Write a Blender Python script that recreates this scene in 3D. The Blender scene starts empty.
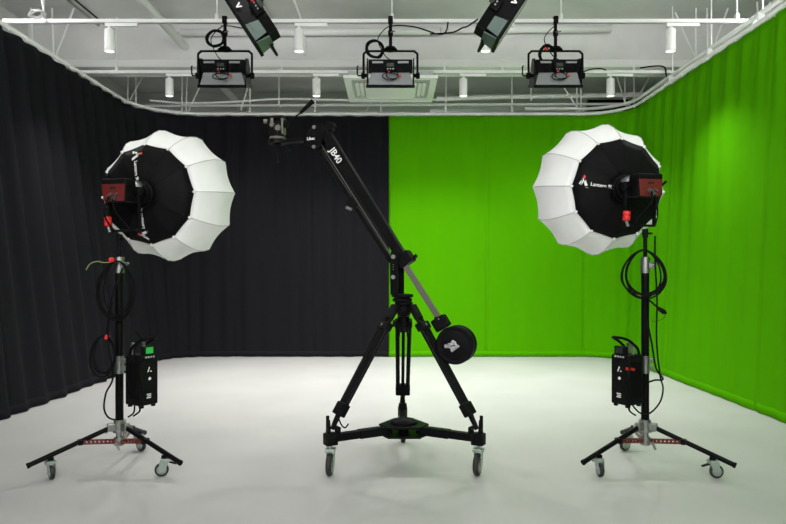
import bpy, bmesh, math, random
from mathutils import Vector, Matrix, noise
random.seed(7)
SC = bpy.context.scene
COL = SC.collection
F = 655.0; H = 1.30; CX = 393.0; HY = 270.0
PI = math.pi
V = Vector
def P(px, py, Y): return V(((px-CX)*Y/F, Y, H-(py-HY)*Y/F))
def R(d): return math.radians(d)

# ---------------------------------------------------------------- materials
def mat(name, col, rough=.5, metal=0, spec=.5, noise_amt=0, noise_scale=20, bump=0, bump_scale=200, sheen=0, emit=None, emit_s=0, coat=0, stretch=None):
    m = bpy.data.materials.new(name); m.use_nodes = True
    nt = m.node_tree; b = nt.nodes['Principled BSDF']
    b.inputs['Base Color'].default_value = (*col, 1)
    b.inputs['Roughness'].default_value = rough
    b.inputs['Metallic'].default_value = metal
    b.inputs['Specular IOR Level'].default_value = spec
    b.inputs['Coat Weight'].default_value = coat
    if sheen:
        b.inputs['Sheen Weight'].default_value = sheen
        b.inputs['Sheen Roughness'].default_value = .5
        b.inputs['Sheen Tint'].default_value = (*[min(1, c*1.5+.02) for c in col], 1)
    if emit:
        b.inputs['Emission Color'].default_value = (*emit, 1)
        b.inputs['Emission Strength'].default_value = emit_s
    tc = nt.nodes.new('ShaderNodeTexCoord'); mp = nt.nodes.new('ShaderNodeMapping')
    nt.links.new(tc.outputs['Object'], mp.inputs['Vector'])
    if stretch: mp.inputs['Scale'].default_value = stretch
    if noise_amt:
        n = nt.nodes.new('ShaderNodeTexNoise'); n.inputs['Scale'].default_value = noise_scale
        n.inputs['Detail'].default_value = 6
        nt.links.new(mp.outputs['Vector'], n.inputs['Vector'])
        r = nt.nodes.new('ShaderNodeValToRGB')
        lo = tuple(max(0, c*(1-noise_amt)) for c in col); hi = tuple(min(1, c*(1+noise_amt)) for c in col)
        r.color_ramp.elements[0].position = .3; r.color_ramp.elements[1].position = .7
        r.color_ramp.elements[0].color = (*lo, 1); r.color_ramp.elements[1].color = (*hi, 1)
        nt.links.new(n.outputs['Fac'], r.inputs['Fac']); nt.links.new(r.outputs['Color'], b.inputs['Base Color'])
    if bump:
        n2 = nt.nodes.new('ShaderNodeTexNoise'); n2.inputs['Scale'].default_value = bump_scale
        n2.inputs['Detail'].default_value = 4
        nt.links.new(mp.outputs['Vector'], n2.inputs['Vector'])
        bp = nt.nodes.new('ShaderNodeBump'); bp.inputs['Strength'].default_value = bump; bp.inputs['Distance'].default_value = .01
        nt.links.new(n2.outputs['Fac'], bp.inputs['Height']); nt.links.new(bp.outputs['Normal'], b.inputs['Normal'])
    return m
M = dict(
 floor=mat('painted_floor', (.50,.495,.485), .42, spec=.35, noise_amt=.05, noise_scale=1.6, bump=.05, bump_scale=30),
 concrete=mat('painted_concrete', (.74,.735,.73), .8, noise_amt=.07, noise_scale=2.2, bump=.25, bump_scale=18),
 slab=mat('concrete_slab', (.66,.665,.65), .85, noise_amt=.10, noise_scale=1.5, bump=.3, bump_scale=12),
 wall=mat('white_wall', (.78,.78,.77), .8, noise_amt=.03, noise_scale=3, bump=.05, bump_scale=40),
 white=mat('white_paint', (.88,.88,.87), .38, noise_amt=.02, noise_scale=30),
 grey=mat('grey_paint', (.42,.42,.42), .45, noise_amt=.04, noise_scale=20),
 blackcloth=mat('black_curtain_cloth', (.0105,.0102,.013), .9, spec=.1, noise_amt=.15, noise_scale=60, sheen=.12, bump=.12, bump_scale=300),
 greencloth=mat('green_curtain_cloth', (.076,.345,.0012), .9, spec=.02, noise_amt=.03, noise_scale=3, bump=.05, bump_scale=250, stretch=(1,1,.15)),
 black=mat('black_anodised', (.0045,.0045,.005), .38, spec=.07, noise_amt=.2, noise_scale=40),
 matte=mat('black_matte_plastic', (.005,.005,.0055), .55, spec=.07, noise_amt=.2, noise_scale=60),
 rubber=mat('black_rubber', (.006,.006,.0065), .7, spec=.07, noise_amt=.1, noise_scale=60),
 boxblk=mat('control_box_black', (.006,.0065,.006), .5, spec=.08, noise_amt=.15, noise_scale=30),
 housing2=mat('grey_housing_green_reflection', (.10,.14,.125), .35, metal=.2, noise_amt=.05, noise_scale=20),  # green reflection of the surroundings put into the grey housing colour
 steel=mat('brushed_steel', (.30,.31,.295), .33, metal=.9, noise_amt=.08, noise_scale=60),
 dsteel=mat('dull_grey_bar', (.13,.12,.105), .42, metal=.6, noise_amt=.06, noise_scale=60),
 housing=mat('grey_lamp_housing', (.22,.235,.235), .4, metal=.3, noise_amt=.05, noise_scale=20),
 plate=mat('silver_name_plate', (.55,.55,.58), .25, metal=.6, noise_amt=.35, noise_scale=45),
 red=mat('red_anodised', (.12,.006,.005), .4, spec=.5, noise_amt=.08, noise_scale=30),
 redpl=mat('red_plastic', (.75,.02,.02), .4, noise_amt=.05, noise_scale=30),
 softw=mat('white_diffusion_cloth', (.83,.83,.82), .75, spec=.2, noise_amt=.02, noise_scale=12, bump=.04, bump_scale=120),
 softseam=mat('grey_seam_tape', (.48,.48,.47), .8, noise_amt=.05, noise_scale=40),
 softb=mat('black_softbox_cloth', (.005,.005,.0055), .6, spec=.08, noise_amt=.2, noise_scale=20, bump=.3, bump_scale=25),
 mark=mat('white_print', (.80,.80,.78), .6, noise_amt=.02, noise_scale=30),
 redmark=mat('red_print', (.8,.04,.03), .6, noise_amt=.02, noise_scale=30),
 cream=mat('cream_metal', (.13,.13,.10), .45, metal=.2, noise_amt=.05, noise_scale=40),
 lcd=mat('green_screen_display', (.02,.25,.04), .3, noise_amt=.05, noise_scale=50, emit=(.03,.55,.08), emit_s=.35),
 dlcd=mat('dark_display', (.02,.03,.025), .2, noise_amt=.05, noise_scale=50),
 lens=mat('lit_lens', (.9,.9,.88), .5, noise_amt=.01, noise_scale=50, emit=(1,.98,.95), emit_s=2.2),
 tyre=mat('dark_tyre', (.012,.013,.013), .6, noise_amt=.1, noise_scale=50),
 caster=mat('zinc_caster', (.36,.42,.38), .35, metal=.7, noise_amt=.06, noise_scale=40),
 yellow=mat('yellow_green_cable', (.22,.25,.07), .5, noise_amt=.05, noise_scale=40),
 acw=mat('white_plastic', (.9,.91,.89), .45, noise_amt=.02, noise_scale=30),
 acg=mat('grey_louvre', (.5,.53,.49), .5, noise_amt=.03, noise_scale=30),
 diffuser=mat('lamp_diffuser', (.55,.56,.56), .5, noise_amt=.02, noise_scale=30),
)

# ---------------------------------------------------------------- mesh building
class B:
    def __init__(s): s.bm = bmesh.new()
    def box(s, c, size, rot=None, bev=0, taper=None):
        c = V(c); sx, sy, sz = [v/2 for v in size]
        t = taper or (1, 1)      # scale of the top (x, y)
        t_bm = bmesh.new()
        vs = [t_bm.verts.new((x*(t[0] if z > 0 else 1), y*(t[1] if z > 0 else 1), z)) for z in (-sz, sz) for x, y in ((-sx,-sy),(sx,-sy),(sx,sy),(-sx,sy))]
        for f in ((3,2,1,0),(4,5,6,7),(0,1,5,4),(1,2,6,5),(2,3,7,6),(3,0,4,7)): t_bm.faces.new([vs[i] for i in f])
        if bev: bmesh.ops.bevel(t_bm, geom=list(t_bm.edges), offset=bev, segments=2, affect='EDGES', profile=.5)
        Mx = Matrix.Translation(c) @ (rot.to_4x4() if rot else Matrix.Identity(4))
        s.merge(t_bm, Mx); return s
    def merge(s, o, Mx=Matrix.Identity(4)):
        mp = {}
        for v in o.verts: mp[v] = s.bm.verts.new(Mx @ v.co)
        for f in o.faces:
            try:
                nf = s.bm.faces.new([mp[v] for v in f.verts]); nf.smooth = f.smooth
            except ValueError: pass
        o.free(); return s
    def cyl(s, a, b, r, r2=None, n=20, smooth=True):
        a, b = V(a), V(b); r2 = r if r2 is None else r2
        d = (b-a).normalized(); u = d.orthogonal().normalized(); w = d.cross(u)
        def ring(c, rr): return [s.bm.verts.new(c+(u*math.cos(2*PI*i/n)+w*math.sin(2*PI*i/n))*rr) for i in range(n)]
        r0, r1 = ring(a, r), ring(b, r2)
        for i in range(n):
            f = s.bm.faces.new((r0[i], r0[(i+1)%n], r1[(i+1)%n], r1[i])); f.smooth = smooth
        s.bm.faces.new(list(reversed(ring(a, r)))); s.bm.faces.new(ring(b, r2)); return s
    def lathe(s, c, axis, prof, n=28, smooth=True):
        # prof: list of (distance along axis, radius)
        c = V(c); d = V(axis).normalized(); u = d.orthogonal().normalized(); w = d.cross(u); rings = []
        for a, r in prof:
            rings.append([s.bm.verts.new(c+d*a+(u*math.cos(2*PI*i/n)+w*math.sin(2*PI*i/n))*max(r, 1e-4)) for i in range(n)])
        for k in range(len(rings)-1):
            for i in range(n):
                f = s.bm.faces.new((rings[k][i], rings[k][(i+1)%n], rings[k+1][(i+1)%n], rings[k+1][i])); f.smooth = smooth
        s.bm.faces.new(list(reversed(rings[0]))); s.bm.faces.new(rings[-1]); return s
    def tube(s, pts, r, n=8, closed=False, flat=None):
        pts = [V(p) for p in pts]; N = len(pts)
        tang = []
        for i in range(N):
            if closed: t = pts[(i+1)%N]-pts[i-1]
            else: t = pts[min(i+1, N-1)]-pts[max(i-1, 0)]
            tang.append(t.normalized())
        u = tang[0].orthogonal().normalized(); rings = []
        for i in range(N):
            u = (u-tang[i]*u.dot(tang[i])).normalized(); w = tang[i].cross(u)
            rings.append([s.bm.verts.new(pts[i]+(u*math.cos(2*PI*k/n)+w*math.sin(2*PI*k/n))*r) for k in range(n)])
        for i in range(N if closed else N-1):
            a, b = rings[i], rings[(i+1)%N]
            for k in range(n):
                f = s.bm.faces.new((a[k], a[(k+1)%n], b[(k+1)%n], b[k])); f.smooth = True
        if not closed:
            s.bm.faces.new(list(reversed(rings[0]))); s.bm.faces.new(rings[-1])
        return s
    def prism(s, poly, mtx, th, bev=0):
        # poly in (x,y), extruded by th along local z, placed by mtx
        t = bmesh.new()
        a = [t.verts.new((x, y, 0)) for x, y in poly]; b = [t.verts.new((x, y, th)) for x, y in poly]
        n = len(poly); t.faces.new(list(reversed(a))); t.faces.new(b)
        for i in range(n): t.faces.new((a[i], a[(i+1)%n], b[(i+1)%n], b[i]))
        bmesh.ops.recalc_face_normals(t, faces=t.faces)
        if bev: bmesh.ops.bevel(t, geom=list(t.edges), offset=bev, segments=2, affect='EDGES', profile=.5)
        s.merge(t, mtx); return s
    def build(s, name, m, parent=None, label=None):
        bmesh.ops.recalc_face_normals(s.bm, faces=s.bm.faces)
        me = bpy.data.meshes.new(name); s.bm.to_mesh(me); s.bm.free()
        me.materials.append(m); o = bpy.data.objects.new(name, me); COL.objects.link(o)
        if parent: o.parent = parent
        if label: o['label'] = label
        return o
def frame(o, x, y, z): # matrix from origin and axes
    return Matrix(((x[0],y[0],z[0],o[0]),(x[1],y[1],z[1],o[1]),(x[2],y[2],z[2],o[2]),(0,0,0,1)))
def tag(o, label, cat, group=None):
    o['label'] = label; o['category'] = cat
    if group: o['group'] = group
    return o
def thing(name, label, cat, loc=(0,0,0), rot=(0,0,0), group=None):
    o = bpy.data.objects.new(name, None); COL.objects.link(o); o.empty_display_size = .1
    o.location = loc; o.rotation_euler = rot
    return tag(o, label, cat, group)
def struct(o): o['kind'] = 'structure'; return o
def copy_tree(o, parent=None):
    c = o.copy(); COL.objects.link(c); c.parent = parent
    for ch in [x for x in bpy.data.objects if x.parent == o]: copy_tree(ch, c)
    return c
def smooth_path(pts, k=8, closed=False):
    pts = [V(p) for p in pts]; n = len(pts); out = []
    rng = range(n) if closed else range(n-1)
    for i in rng:
        if closed: p0, p1, p2, p3 = pts[i-1], pts[i], pts[(i+1)%n], pts[(i+2)%n]
        else: p0, p1, p2, p3 = pts[max(i-1,0)], pts[i], pts[i+1], pts[min(i+2,n-1)]
        for j in range(k):
            t = j/k
            out.append(.5*((2*p1)+(-p0+p2)*t+(2*p0-5*p1+4*p2-p3)*t*t+(-p0+3*p1-3*p2+p3)*t**3))
    if not closed: out.append(pts[-1])
    return out
def text_bm(txt, size, depth=.0006, bold=0):
    cu = bpy.data.curves.new('lettering', 'FONT'); cu.body = txt; cu.size = size; cu.extrude = depth; cu.offset = bold
    cu.align_x = 'LEFT'; cu.align_y = 'CENTER'; cu.resolution_u = 3
    ob = bpy.data.objects.new('lettering', cu); COL.objects.link(ob)
    dg = bpy.context.evaluated_depsgraph_get(); dg.update()
    me = bpy.data.meshes.new_from_object(ob.evaluated_get(dg))
    bm = bmesh.new(); bm.from_mesh(me)
    bpy.data.objects.remove(ob); bpy.data.curves.remove(cu); bpy.data.meshes.remove(me)
    return bm

# ---------------------------------------------------------------- room shell
ZC = 4.60; YB = 12.2; XL = -4.9; XR = 4.65; YF = -3.0
struct(B().box(((XL+XR)/2, (YF+YB)/2, -.05), (XR-XL+.4, YB-YF+.4, .1)).build('floor', M['floor']))
struct(B().box(((XL+XR)/2, (YF+YB)/2, ZC+.1), (XR-XL+.4, YB-YF+.4, .2)).build('ceiling', M['slab']))
struct(B().box((XL-.1, (YF+YB)/2, ZC/2), (.2, YB-YF, ZC)).build('wall_left', M['wall']))
struct(B().box((XR+.1, (YF+YB)/2, ZC/2), (.2, YB-YF, ZC)).build('wall_right', M['wall']))
struct(B().box(((XL+XR)/2, YB+.1, ZC/2), (XR-XL+.4, .2, ZC)).build('wall_back', M['wall']))
struct(B().box(((XL+XR)/2, YF-.1, ZC/2), (XR-XL+.4, .2, ZC)).build('wall_front', M['wall']))
# cross beam with a white painted lower flange
struct(B().box(((XL+XR)/2, 9.0, (4.12+ZC)/2), (XR-XL, .40, ZC-4.12)).build('trim_1', M['concrete']))
struct(B().box(((XL+XR)/2, 9.0, 4.07), (XR-XL, .46, .10), bev=.008).build('trim_2', M['white']))

# ---------------------------------------------------------------- curtains
YW = 9.79; ZT = 3.600
def path(u, X, r, sgn, x0):
    """u in 0..3: back, corner, side. sgn -1 left, +1 right."""
    if u <= 1: return V((x0+(sgn*(X-r)-x0)*u, YW)), V((0, -1))
    if u <= 2:
        a = (u-1)*PI/2; return V((sgn*(X-r+r*math.sin(a)), YW-r+r*math.cos(a))), V((-sgn*math.sin(a), -math.cos(a)))
    t = u-2; ys = YW-r; return V((sgn*X, ys+(1.2-ys)*t)), V((-sgn, 0))
def s_to_u(s, X, r, x0):
    L1 = X-r-abs(x0) if x0*1 != 0 else X-r
    L1 = X-r-x0; L2 = r*PI/2; L3 = YW-r-1.2
    if s < L1: return s/L1
    if s < L1+L2: return 1+(s-L1)/L2
    return 2+(s-L1-L2)/L3
def curtain(name, sgn, Xt, rt, Xb, rb, x0, mt, seams, side_amp, back_amp, lab, cat, prefix):
    x0a = abs(x0) if sgn*x0 > 0 else -abs(x0)
    L1 = Xt-rt-x0a; L2 = rt*PI/2; L3 = YW-rt-1.2; L = L1+L2+L3
    ns = int(L/.022); nz = 46
    root = thing(name, lab, cat, (0, YW, 0))
    off = V((0, -YW, 0))
    def disp(s, z, u):
        side = min(1, max(0, (u-1)))
        amp = back_amp+(side_amp-back_amp)*side
        h = z/ZT
        ph = 2*PI*s/.30
        jit = noise.noise(V((s*.9, 3.1*sgn, h*.5)))*1.6
        pleat = (math.cos(ph+jit*.9*(1-h)))*(1+.7*noise.noise(V((s*1.7, 4.4*sgn, 0))))*(1 if h < .9 else 1-.5*(h-.9)/.1)
        top = max(0, (h-.86)/.14)
        d = amp*pleat*(.55+.45*h)
        d += amp*.9*noise.noise(V((s*3.1, 9.2*sgn, h*.9)))
        d += (.35*amp+.002)*noise.noise(V((s*9, 5.2*sgn, h*1.6)))
        d += (.008+.1*amp)*top*math.cos(ph)**3*(1-max(0,(h-.965)/.035)*.9)
        # soft diagonal drag marks under each hook
        if h > .86: d += .010*math.sin(ph*2+14*(1-h))*top*(1-top)*3
        for sm in seams: 
            q = abs(s-sm)
            if q < .030: d -= .026*(1-q/.030)
        return d
    b = B(); grid = []
    for i in range(ns+1):
        s = L*i/ns
        u = s_to_u(s, Xt, rt, x0a)
        pt, nt_ = path(u, Xt, rt, sgn, sgn*x0a); pb, nb = path(u, Xb, rb, sgn, sgn*x0a)
        col = []
        for j in range(nz+1):
            z = .012+(ZT-.012)*j/nz; h = z/ZT
            p = pb.lerp(pt, h); n = nb.lerp(nt_, h).normalized()
            d = disp(s, z, u)
            p = p+n*d
            col.append(b.bm.verts.new(V((p.x, p.y, z))+off))
        grid.append(col)
    for i in range(ns):
        for j in range(nz):
            f = b.bm.faces.new((grid[i][j], grid[i+1][j], grid[i+1][j+1], grid[i][j+1])); f.smooth = True
    o = b.build('cloth', mt, root)
    sol = o.modifiers.new('thickness', 'SOLIDIFY'); sol.thickness = .004; sol.offset = 1 if sgn < 0 else -1
    # bottom hem band
    hb = B(); rows = []
    for i in range(0, ns+1, 2):
        s = L*i/ns; u = s_to_u(s, Xt, rt, x0a); pb, nb = path(u, Xb, rb, sgn, sgn*x0a); pt, nt_ = path(u, Xt, rt, sgn, sgn*x0a)
        rr = []
        for (z, o_) in ((.004, -.004), (.006, .010), (.05, .011), (.085, .007), (.09, -.004)):
            h = z/ZT; p = pb.lerp(pt, h)+nb*(disp(s, z, u)+o_); rr.append(hb.bm.verts.new(V((p.x, p.y, z))+off))
        rows.append(rr)
    for i in range(len(rows)-1):
        for j in range(4):
            f = hb.bm.faces.new((rows[i][j], rows[i+1][j], rows[i+1][j+1], rows[i][j+1])); f.smooth = True
    hb.build('hem', mt, root)
    # gliders that hang the cloth on the rail
    g0 = None; k = 0; s = .15
    while s < L:
        u = s_to_u(s, Xt, rt, x0a); pt, nt_ = path(u, Xt, rt, sgn, sgn*x0a)
        if g0 is None:
            g0 = B().box((0, 0, -.002), (.012, .012, .018), bev=.002).box((0, 0, -.012), (.018, .010, .008), bev=.002).build('hook', M['white'], root)
            g = g0
        else:
            g = g0.copy(); COL.objects.link(g)
        g.location = V((pt.x, pt.y, ZT+.016))+off+V((nt_.x, nt_.y, 0))*.012; g.rotation_euler[2] = math.atan2(nt_.y, nt_.x)+PI/2
        s += .30; k += 1
    return root
# s positions run from the joint at the centre outwards
curtain('black_curtain', -1, 3.70, .90, 3.38, .58, -.062, M['blackcloth'], [1.12, 2.33, 5.2, 7.4], .038, .024,
        'floor length black curtain wrapping the left side and left back of the studio', 'curtain', 'b')
curtain('green_curtain', 1, 3.45, .65, 3.33, .53, -.068, M['greencloth'], [1.48, 2.93, 5.1, 7.1, 8.6], .013, .003,
        'bright chroma green curtain wrapping the right back and right side of the studio', 'curtain', 'g')

# curtain rail, bent round both corners
def rail_points(X_l, r_l, X_r, r_r, zz, yoff=0, only=None):
    pts = []
    if only != 'r':
        pts.append(V((-X_l, 1.0, zz)))
        for i in range(13):
            a = PI/2*(1-i/12); pts.append(V((-(X_l-r_l+r_l*math.sin(a)), YW+yoff-r_l+r_l*math.cos(a), zz)))
    else: pts.append(V((2.0, YW+yoff, zz)))
    for i in range(13):
        a = PI/2*(i/12); pts.append(V((X_r-r_r+r_r*math.sin(a), YW+yoff-r_r+r_r*math.cos(a), zz)))
    pts.append(V((X_r, 1.0, zz)))
    return pts
def sub(o, pts): return [p-V(o) for p in pts]
rl = thing('curtain_rail', 'white curved curtain rail carrying both the black and the green curtain', 'rail', (0, YW, 3.635))
B().tube(sub((0,YW,3.635), rail_points(3.70,.90,3.45,.65,3.635)), .021, 10).build('track_bar', M['white'], rl)
def rod(parent, org, a, b, r=.010, nm='hanger_rod', m='white'):
    B().cyl(V(a)-V(org), V(b)-V(org), r, n=8).build(nm, M[m], parent)
O = (0, YW, 3.635)
YR = 9.90
# rods seen over the back rail (pixel x of the foot and head at their own depth)
for (xa, ya, xb, yb) in ((128,104,128,74),(136,108,136,74),(130,100,143,76),(182,112,182,76),(186,112,187,76),(188,112,201,84),
    (250,112,250,76),(241,110,248,86),(279,106,279,78),(315,112,315,94),(365,113,370,104),(381,113,381,104),(446,113,446,80),
    (512,113,512,84),(531,100,531,80),(580,112,563,86),(577,112,577,84),(581,112,581,84),(626,106,617,76),(625,104,625,76),(634,102,634,72),(641,92,652,72)):
    bot = P(xa, ya, YR+.05)
    # heads reach the slab
    t = (ZC-bot.z)/(P(xb, yb, YR+.05).z-bot.z)
    top = bot+(P(xb, yb, YR+.05)-bot)*t
    if abs(top.x-bot.x) > .8: top = P(xb, yb, YR+.05)
    rod(rl, O, bot, top, .011)
    if abs(top.x-bot.x) < .02: rod(rl, O, bot+V((0,-.12,-.01)), bot+V((0,.03,-.01)), .009)
# side rods above the left curtain and the right curtain
for (xt, yt, xb_, yb_) in ((52,8,54,52),(74,8,55,54),(31,8,33,40)):
    Y = 3.3*F/(HY-yt); a = P(xt, yt, Y); rod(rl, O, a+V((0,0,0)), P(xb_, yb_+6, Y), .012)
    rod(rl, O, P(xb_, yb_+6, Y), V((-3.7, Y-.05, 3.655)), .010)
for (xt, yt, xb_, yb_) in ((696,8,696,58),(707,8,708,52),(728,8,713,45),(675,12,697,58),(757,2,759,30),(770,2,770,24)):
    Y = 3.3*F/(HY-yt); rod(rl, O, P(xt, yt, Y), P(xb_, yb_+4, Y), .012)
    rod(rl, O, P(xb_, yb_+4, Y), V((3.45, Y-.05, 3.655)), .010)
# second rail above the green curtain
r2 = thing('curtain_rail', 'second white rail running just above the green curtain on the right', 'rail', (3.45, 8, 3.74))
B().tube(sub((3.45,8,3.74), rail_points(3.6,.8,3.50,.62,3.74,.12,'r')), .024, 10).build('track_bar', M['white'], r2)
for yy in (2.4, 4.0, 5.2, 6.2, 7.2, 8.2):
    B().box((.03, yy-8, -.045), (.06, .03, .075), bev=.004).build('bracket', M['white'], r2)
    rod(r2, (3.45,8,3.74), (3.50, yy+.0, 3.75), (3.50, yy, ZC), .008)

# pipes and conduits
def pipe(name, pts, r, m, label, cat='pipe', group=None, n=14):
    o0 = V(pts[0]); o = B().tube([V(p)-o0 for p in pts], r, n).build(name, M[m]); o.location = o0
    return tag(o, label, cat, group)
pipe('ceiling_pipe', [(-2.79, 1.0, 4.30), (-2.79, 12.19, 4.30)], .055, 'white', 'thick white pipe running front to back under the ceiling at left')
pipe('ceiling_pipe', [(-1.62, 1.0, 4.52), (-1.62, 8.79, 4.52)], .055, 'concrete', 'pale pipe running front to back behind the tilted panel light at left')
pipe('conduit', [(-1.20, 1.0, 4.57), (-1.20, 8.74, 4.57), (-1.18, 8.77, 4.5), (-1.18, 8.77, 4.17)], .016, 'white', 'thin white conduit running to the beam and down its face left of centre', 'conduit')
pipe('conduit', [(-4.1, 1.0, 4.584), (-3.95, 8.79, 4.584)], .015, 'grey', 'thin grey conduit along the ceiling above the left curtain, nearer the wall', 'conduit')
pipe('conduit', [(-3.98, 1.0, 4.589), (-3.86, 8.79, 4.589)], .010, 'matte', 'thin dark cable line along the ceiling above the left curtain', 'conduit')
pipe('water_pipe', [P(180, 32.5, 8.70), P(440, 31.5, 8.70)], .045, 'white', 'pale horizontal pipe along the beam face behind the middle and left panel lights')
pipe('fluorescent_tube', [P(441, 29.5, 8.70), P(611, 29.0, 8.70)], .045, 'white', 'long white tube mounted along the beam face at right', 'tube')
pipe('support_pipe', [P(139, 106, 9.95), P(630, 104, 9.95)], .020, 'white', 'thin white horizontal pipe just above the back curtain rail')
pipe('flexible_duct', smooth_path([P(437, 99, 10.0), P(500, 97, 9.98), P(570, 96.0, 9.98), P(648, 94.5, 9.98)]), .034, 'white', 'pale flexible hose running above the green back curtain', 'hose')
pipe('conduit', smooth_path([P(150, 100.5, 9.96), P(185, 103, 9.96), P(230, 102, 9.96), P(280, 99, 9.96), P(345, 100, 9.96), P(437, 99.5, 9.96)]), .016, 'white', 'thin sagging white cable conduit above the black back curtain', 'conduit')
pipe('ventilation_duct', [P(430, 109, 11.6), P(585, 109, 11.6)], .06, 'concrete', 'fat pale duct far behind the green back curtain', 'duct')
pipe('cable_duct', [P(588, 105.5, 11.7), P(655, 105, 11.7)], .10, 'matte', 'dark duct behind the right corner above the green curtain', 'duct')

# ---------------------------------------------------------------- lighting tracks
Y1, Y2, Y0, ZP = 6.81, 8.56, 5.40, 3.885
def track(Y, xa, xb, label, rods, arms=()):
    t = thing('lighting_track', label, 'track', ((xa+xb)/2, Y, ZP))
    L = xb-xa
    B().box((0,0,.004), (L, .040, .034), bev=.004).build('bar', M['white'], t)
    B().box((0,0,-.017), (L-.02, .026, .010)).build('power_rail', M['grey'], t)
    for x in arms:
        d = x-(xa+xb)/2; B().box((d,.10,.028), (.03,.24,.012), bev=.003).box((d,.215,.10), (.03,.012,.15), bev=.003).build('bracket', M['white'], t)
    for x in rods:
        d = x-(xa+xb)/2
        B().cyl((d,0,.05), (d,0,ZC-ZP), .008, n=8).build('hanger_rod', M['white'], t)
        B().box((d,0,.035), (.034,.05,.085), bev=.006).build('clamp', M['white'], t)
    return t
track(Y1, -4.05, 3.85, 'long white lighting track nearest the camera, carrying the three upright panel lights', [P(44,0,Y1).x, P(217,0,Y1).x, P(392,0,Y1).x, P(561,0,Y1).x, P(737,0,Y1).x])
track(Y2, -4.2, 3.95, 'farther white lighting track under the concrete beam', [P(117,0,Y2).x], [P(x,0,Y2).x for x in (200,279,446,505,640)])
track(Y0, -4.05, 3.85, 'lighting track over the dolly carrying the two tilted panel lights', [-2.6, -1.6, 0, 1.6, 2.6])

# track spotlights
def make_spot():
    t = thing('track_spotlight', '', 'spotlight', (0,0,0), group='white track spotlights')
    B().box((.125, 0, -.038), (.34, .034, .034), bev=.004).build('adapter', M['white'], t)
    B().cyl((0,0,-.05), (0,0,-.085), .012, n=10).box((.0,0,-.075),(.03,.05,.03),bev=.004).build('swivel', M['white'], t)
    b = B().lathe((0,0,-.085), (0,0,-1), [(0,.044),(.006,.052),(.225,.052),(.230,.049),(.222,.046)], 28)
    b.build('lamp_body', M['white'], t)
    B().lathe((0,0,-.3075), (0,0,-1), [(0,.045),(.004,.045)], 24).build('lens', M['lens'], t)
    return t
sp = None
spots = [(109.5,Y1,'left of the hanging panel lights, over the left curtain'),(299,Y1,'between the left and middle upright panel lights'),(485.5,Y1,'beside the tilted panel light at right'),(670.5,Y1,'over the green side curtain at right'),
         (169.5,Y2,'just left of the left upright panel light'),(316.5,Y2,'above the jib head'),(463.3,Y2,'right of the air conditioner'),(610.5,Y2,'over the right corner of the green curtain')]
for i, (px, Y, where) in enumerate(spots):
    if sp is None: o = sp = make_spot()
    else: o = copy_tree(sp)
    o.location = (P(px,0,Y).x, Y, ZP)
    o['label'] = ('near-row' if Y == Y1 else 'far-row')+' white cylindrical track spotlight, '+where

# ---------------------------------------------------------------- air conditioner
ac = thing('air_conditioner', 'white ceiling cassette air conditioner behind the middle panel light', 'air conditioner', (-.03, 8.585, 3.645))
hw, hd = .58, .585
b = B()
for (cx, cy, sx, sy) in ((0,-hd+.045,2*hw,.09),(0,hd-.045,2*hw,.09),(-hw+.045,0,.09,2*hd-.18),(hw-.045,0,.09,2*hd-.18)):
    b.box((cx, cy, .02), (sx, sy, .04), bev=.006)
b.build('face_frame', M['acw'], ac)
B().box((0,0,.012), (.66,.66,.024), bev=.006).build('intake_panel', M['acw'], ac)
B().box((0,0,.070), (2*hw-.10, 2*hd-.10, .07), bev=.01).build('casing', M['acg'], ac)
for k in range(4):
    a = k*PI/2; rot = Matrix.Rotation(a, 3, 'Z')
    for q in range(2):
        c = rot @ V((0, -.375-.055*q, .016+.006*q))
        B().box(c, (.62, .045, .010), rot=rot @ Matrix.Rotation(R(18), 3, 'X'), bev=.003).build('louvre', M['acw'], ac)
for sx in (-1, 1):
    for sy in (1,): B().cyl((sx*.5, sy*.42, .1), (sx*.5, sy*.42, .414), .006, n=8).build('hanger_rod', M['grey'], ac)

# loose cables along the near lighting track
def loose(pts, r, m, label):
    pts = smooth_path(pts, 8); o0 = V(pts[0]); o = B().tube([p-o0 for p in pts], r, 8).build('cable', M[m]); o.location = o0
    return tag(o, label, 'cable')
YK = Y1-.03
loose([P(392,26,YK),P(400,25.5,YK),P(415,27,YK),P(428,31,YK),P(437,34,YK),P(444,33.5,YK),P(447,29,YK),P(448,22,YK)], .008, 'matte', 'black cable sagging right of the middle upright panel light clamp')
loose([P(430,34,YK),P(452,32.5,YK-.02),P(462,28,YK-.02),P(468,26,YK-.02),P(478,19,YK-.01)], .008, 'matte', 'black cable sagging toward the tilted panel light at right')
loose([P(221,26,YK),P(230,26,YK),P(242,28,YK+.02),P(250,27,YK+.02),P(256,23,YK+.02)], .006, 'matte', 'thin black cable leading right from the left upright panel light clamp')
loose([P(640,68,Y2-.03),P(650,66.5,Y2-.03),P(660,66,Y2-.03),P(665,68,Y2-.03),P(666,74,Y2-.03),P(667,77,Y2-.03)], .010, 'matte', 'black cable arched over the far track at right corner')
loose([P(583,72,Y2-.03),P(590,69.5,Y2-.03),P(600,68.5,Y2-.03),P(606,70,Y2-.03)], .008, 'matte', 'thin black cable on the far track, right of the right upright panel light')
rnd_ = random.Random(11); pts_ = []
for i in range(44):
    a_ = 2*PI*i/9; pts_.append(P(37+7.5*math.cos(a_)*rnd_.uniform(.6,1.15)+(i-22)*.10, 14+4.5*math.sin(a_)*rnd_.uniform(.6,1.1), Y1-.05+.03*math.sin(i*.7)))
loose(pts_+[P(45,20,Y1-.03)], .009, 'grey', 'tangled grey cable bundle on the near track above the left curtain')
loose([P(42,0,Y1-.03),P(43.5,8,Y1-.035),P(44,15,Y1-.03),P(46,22,Y1-.03)], .012, 'white', 'white cable dropping down to the bundle above the left curtain')

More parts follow.
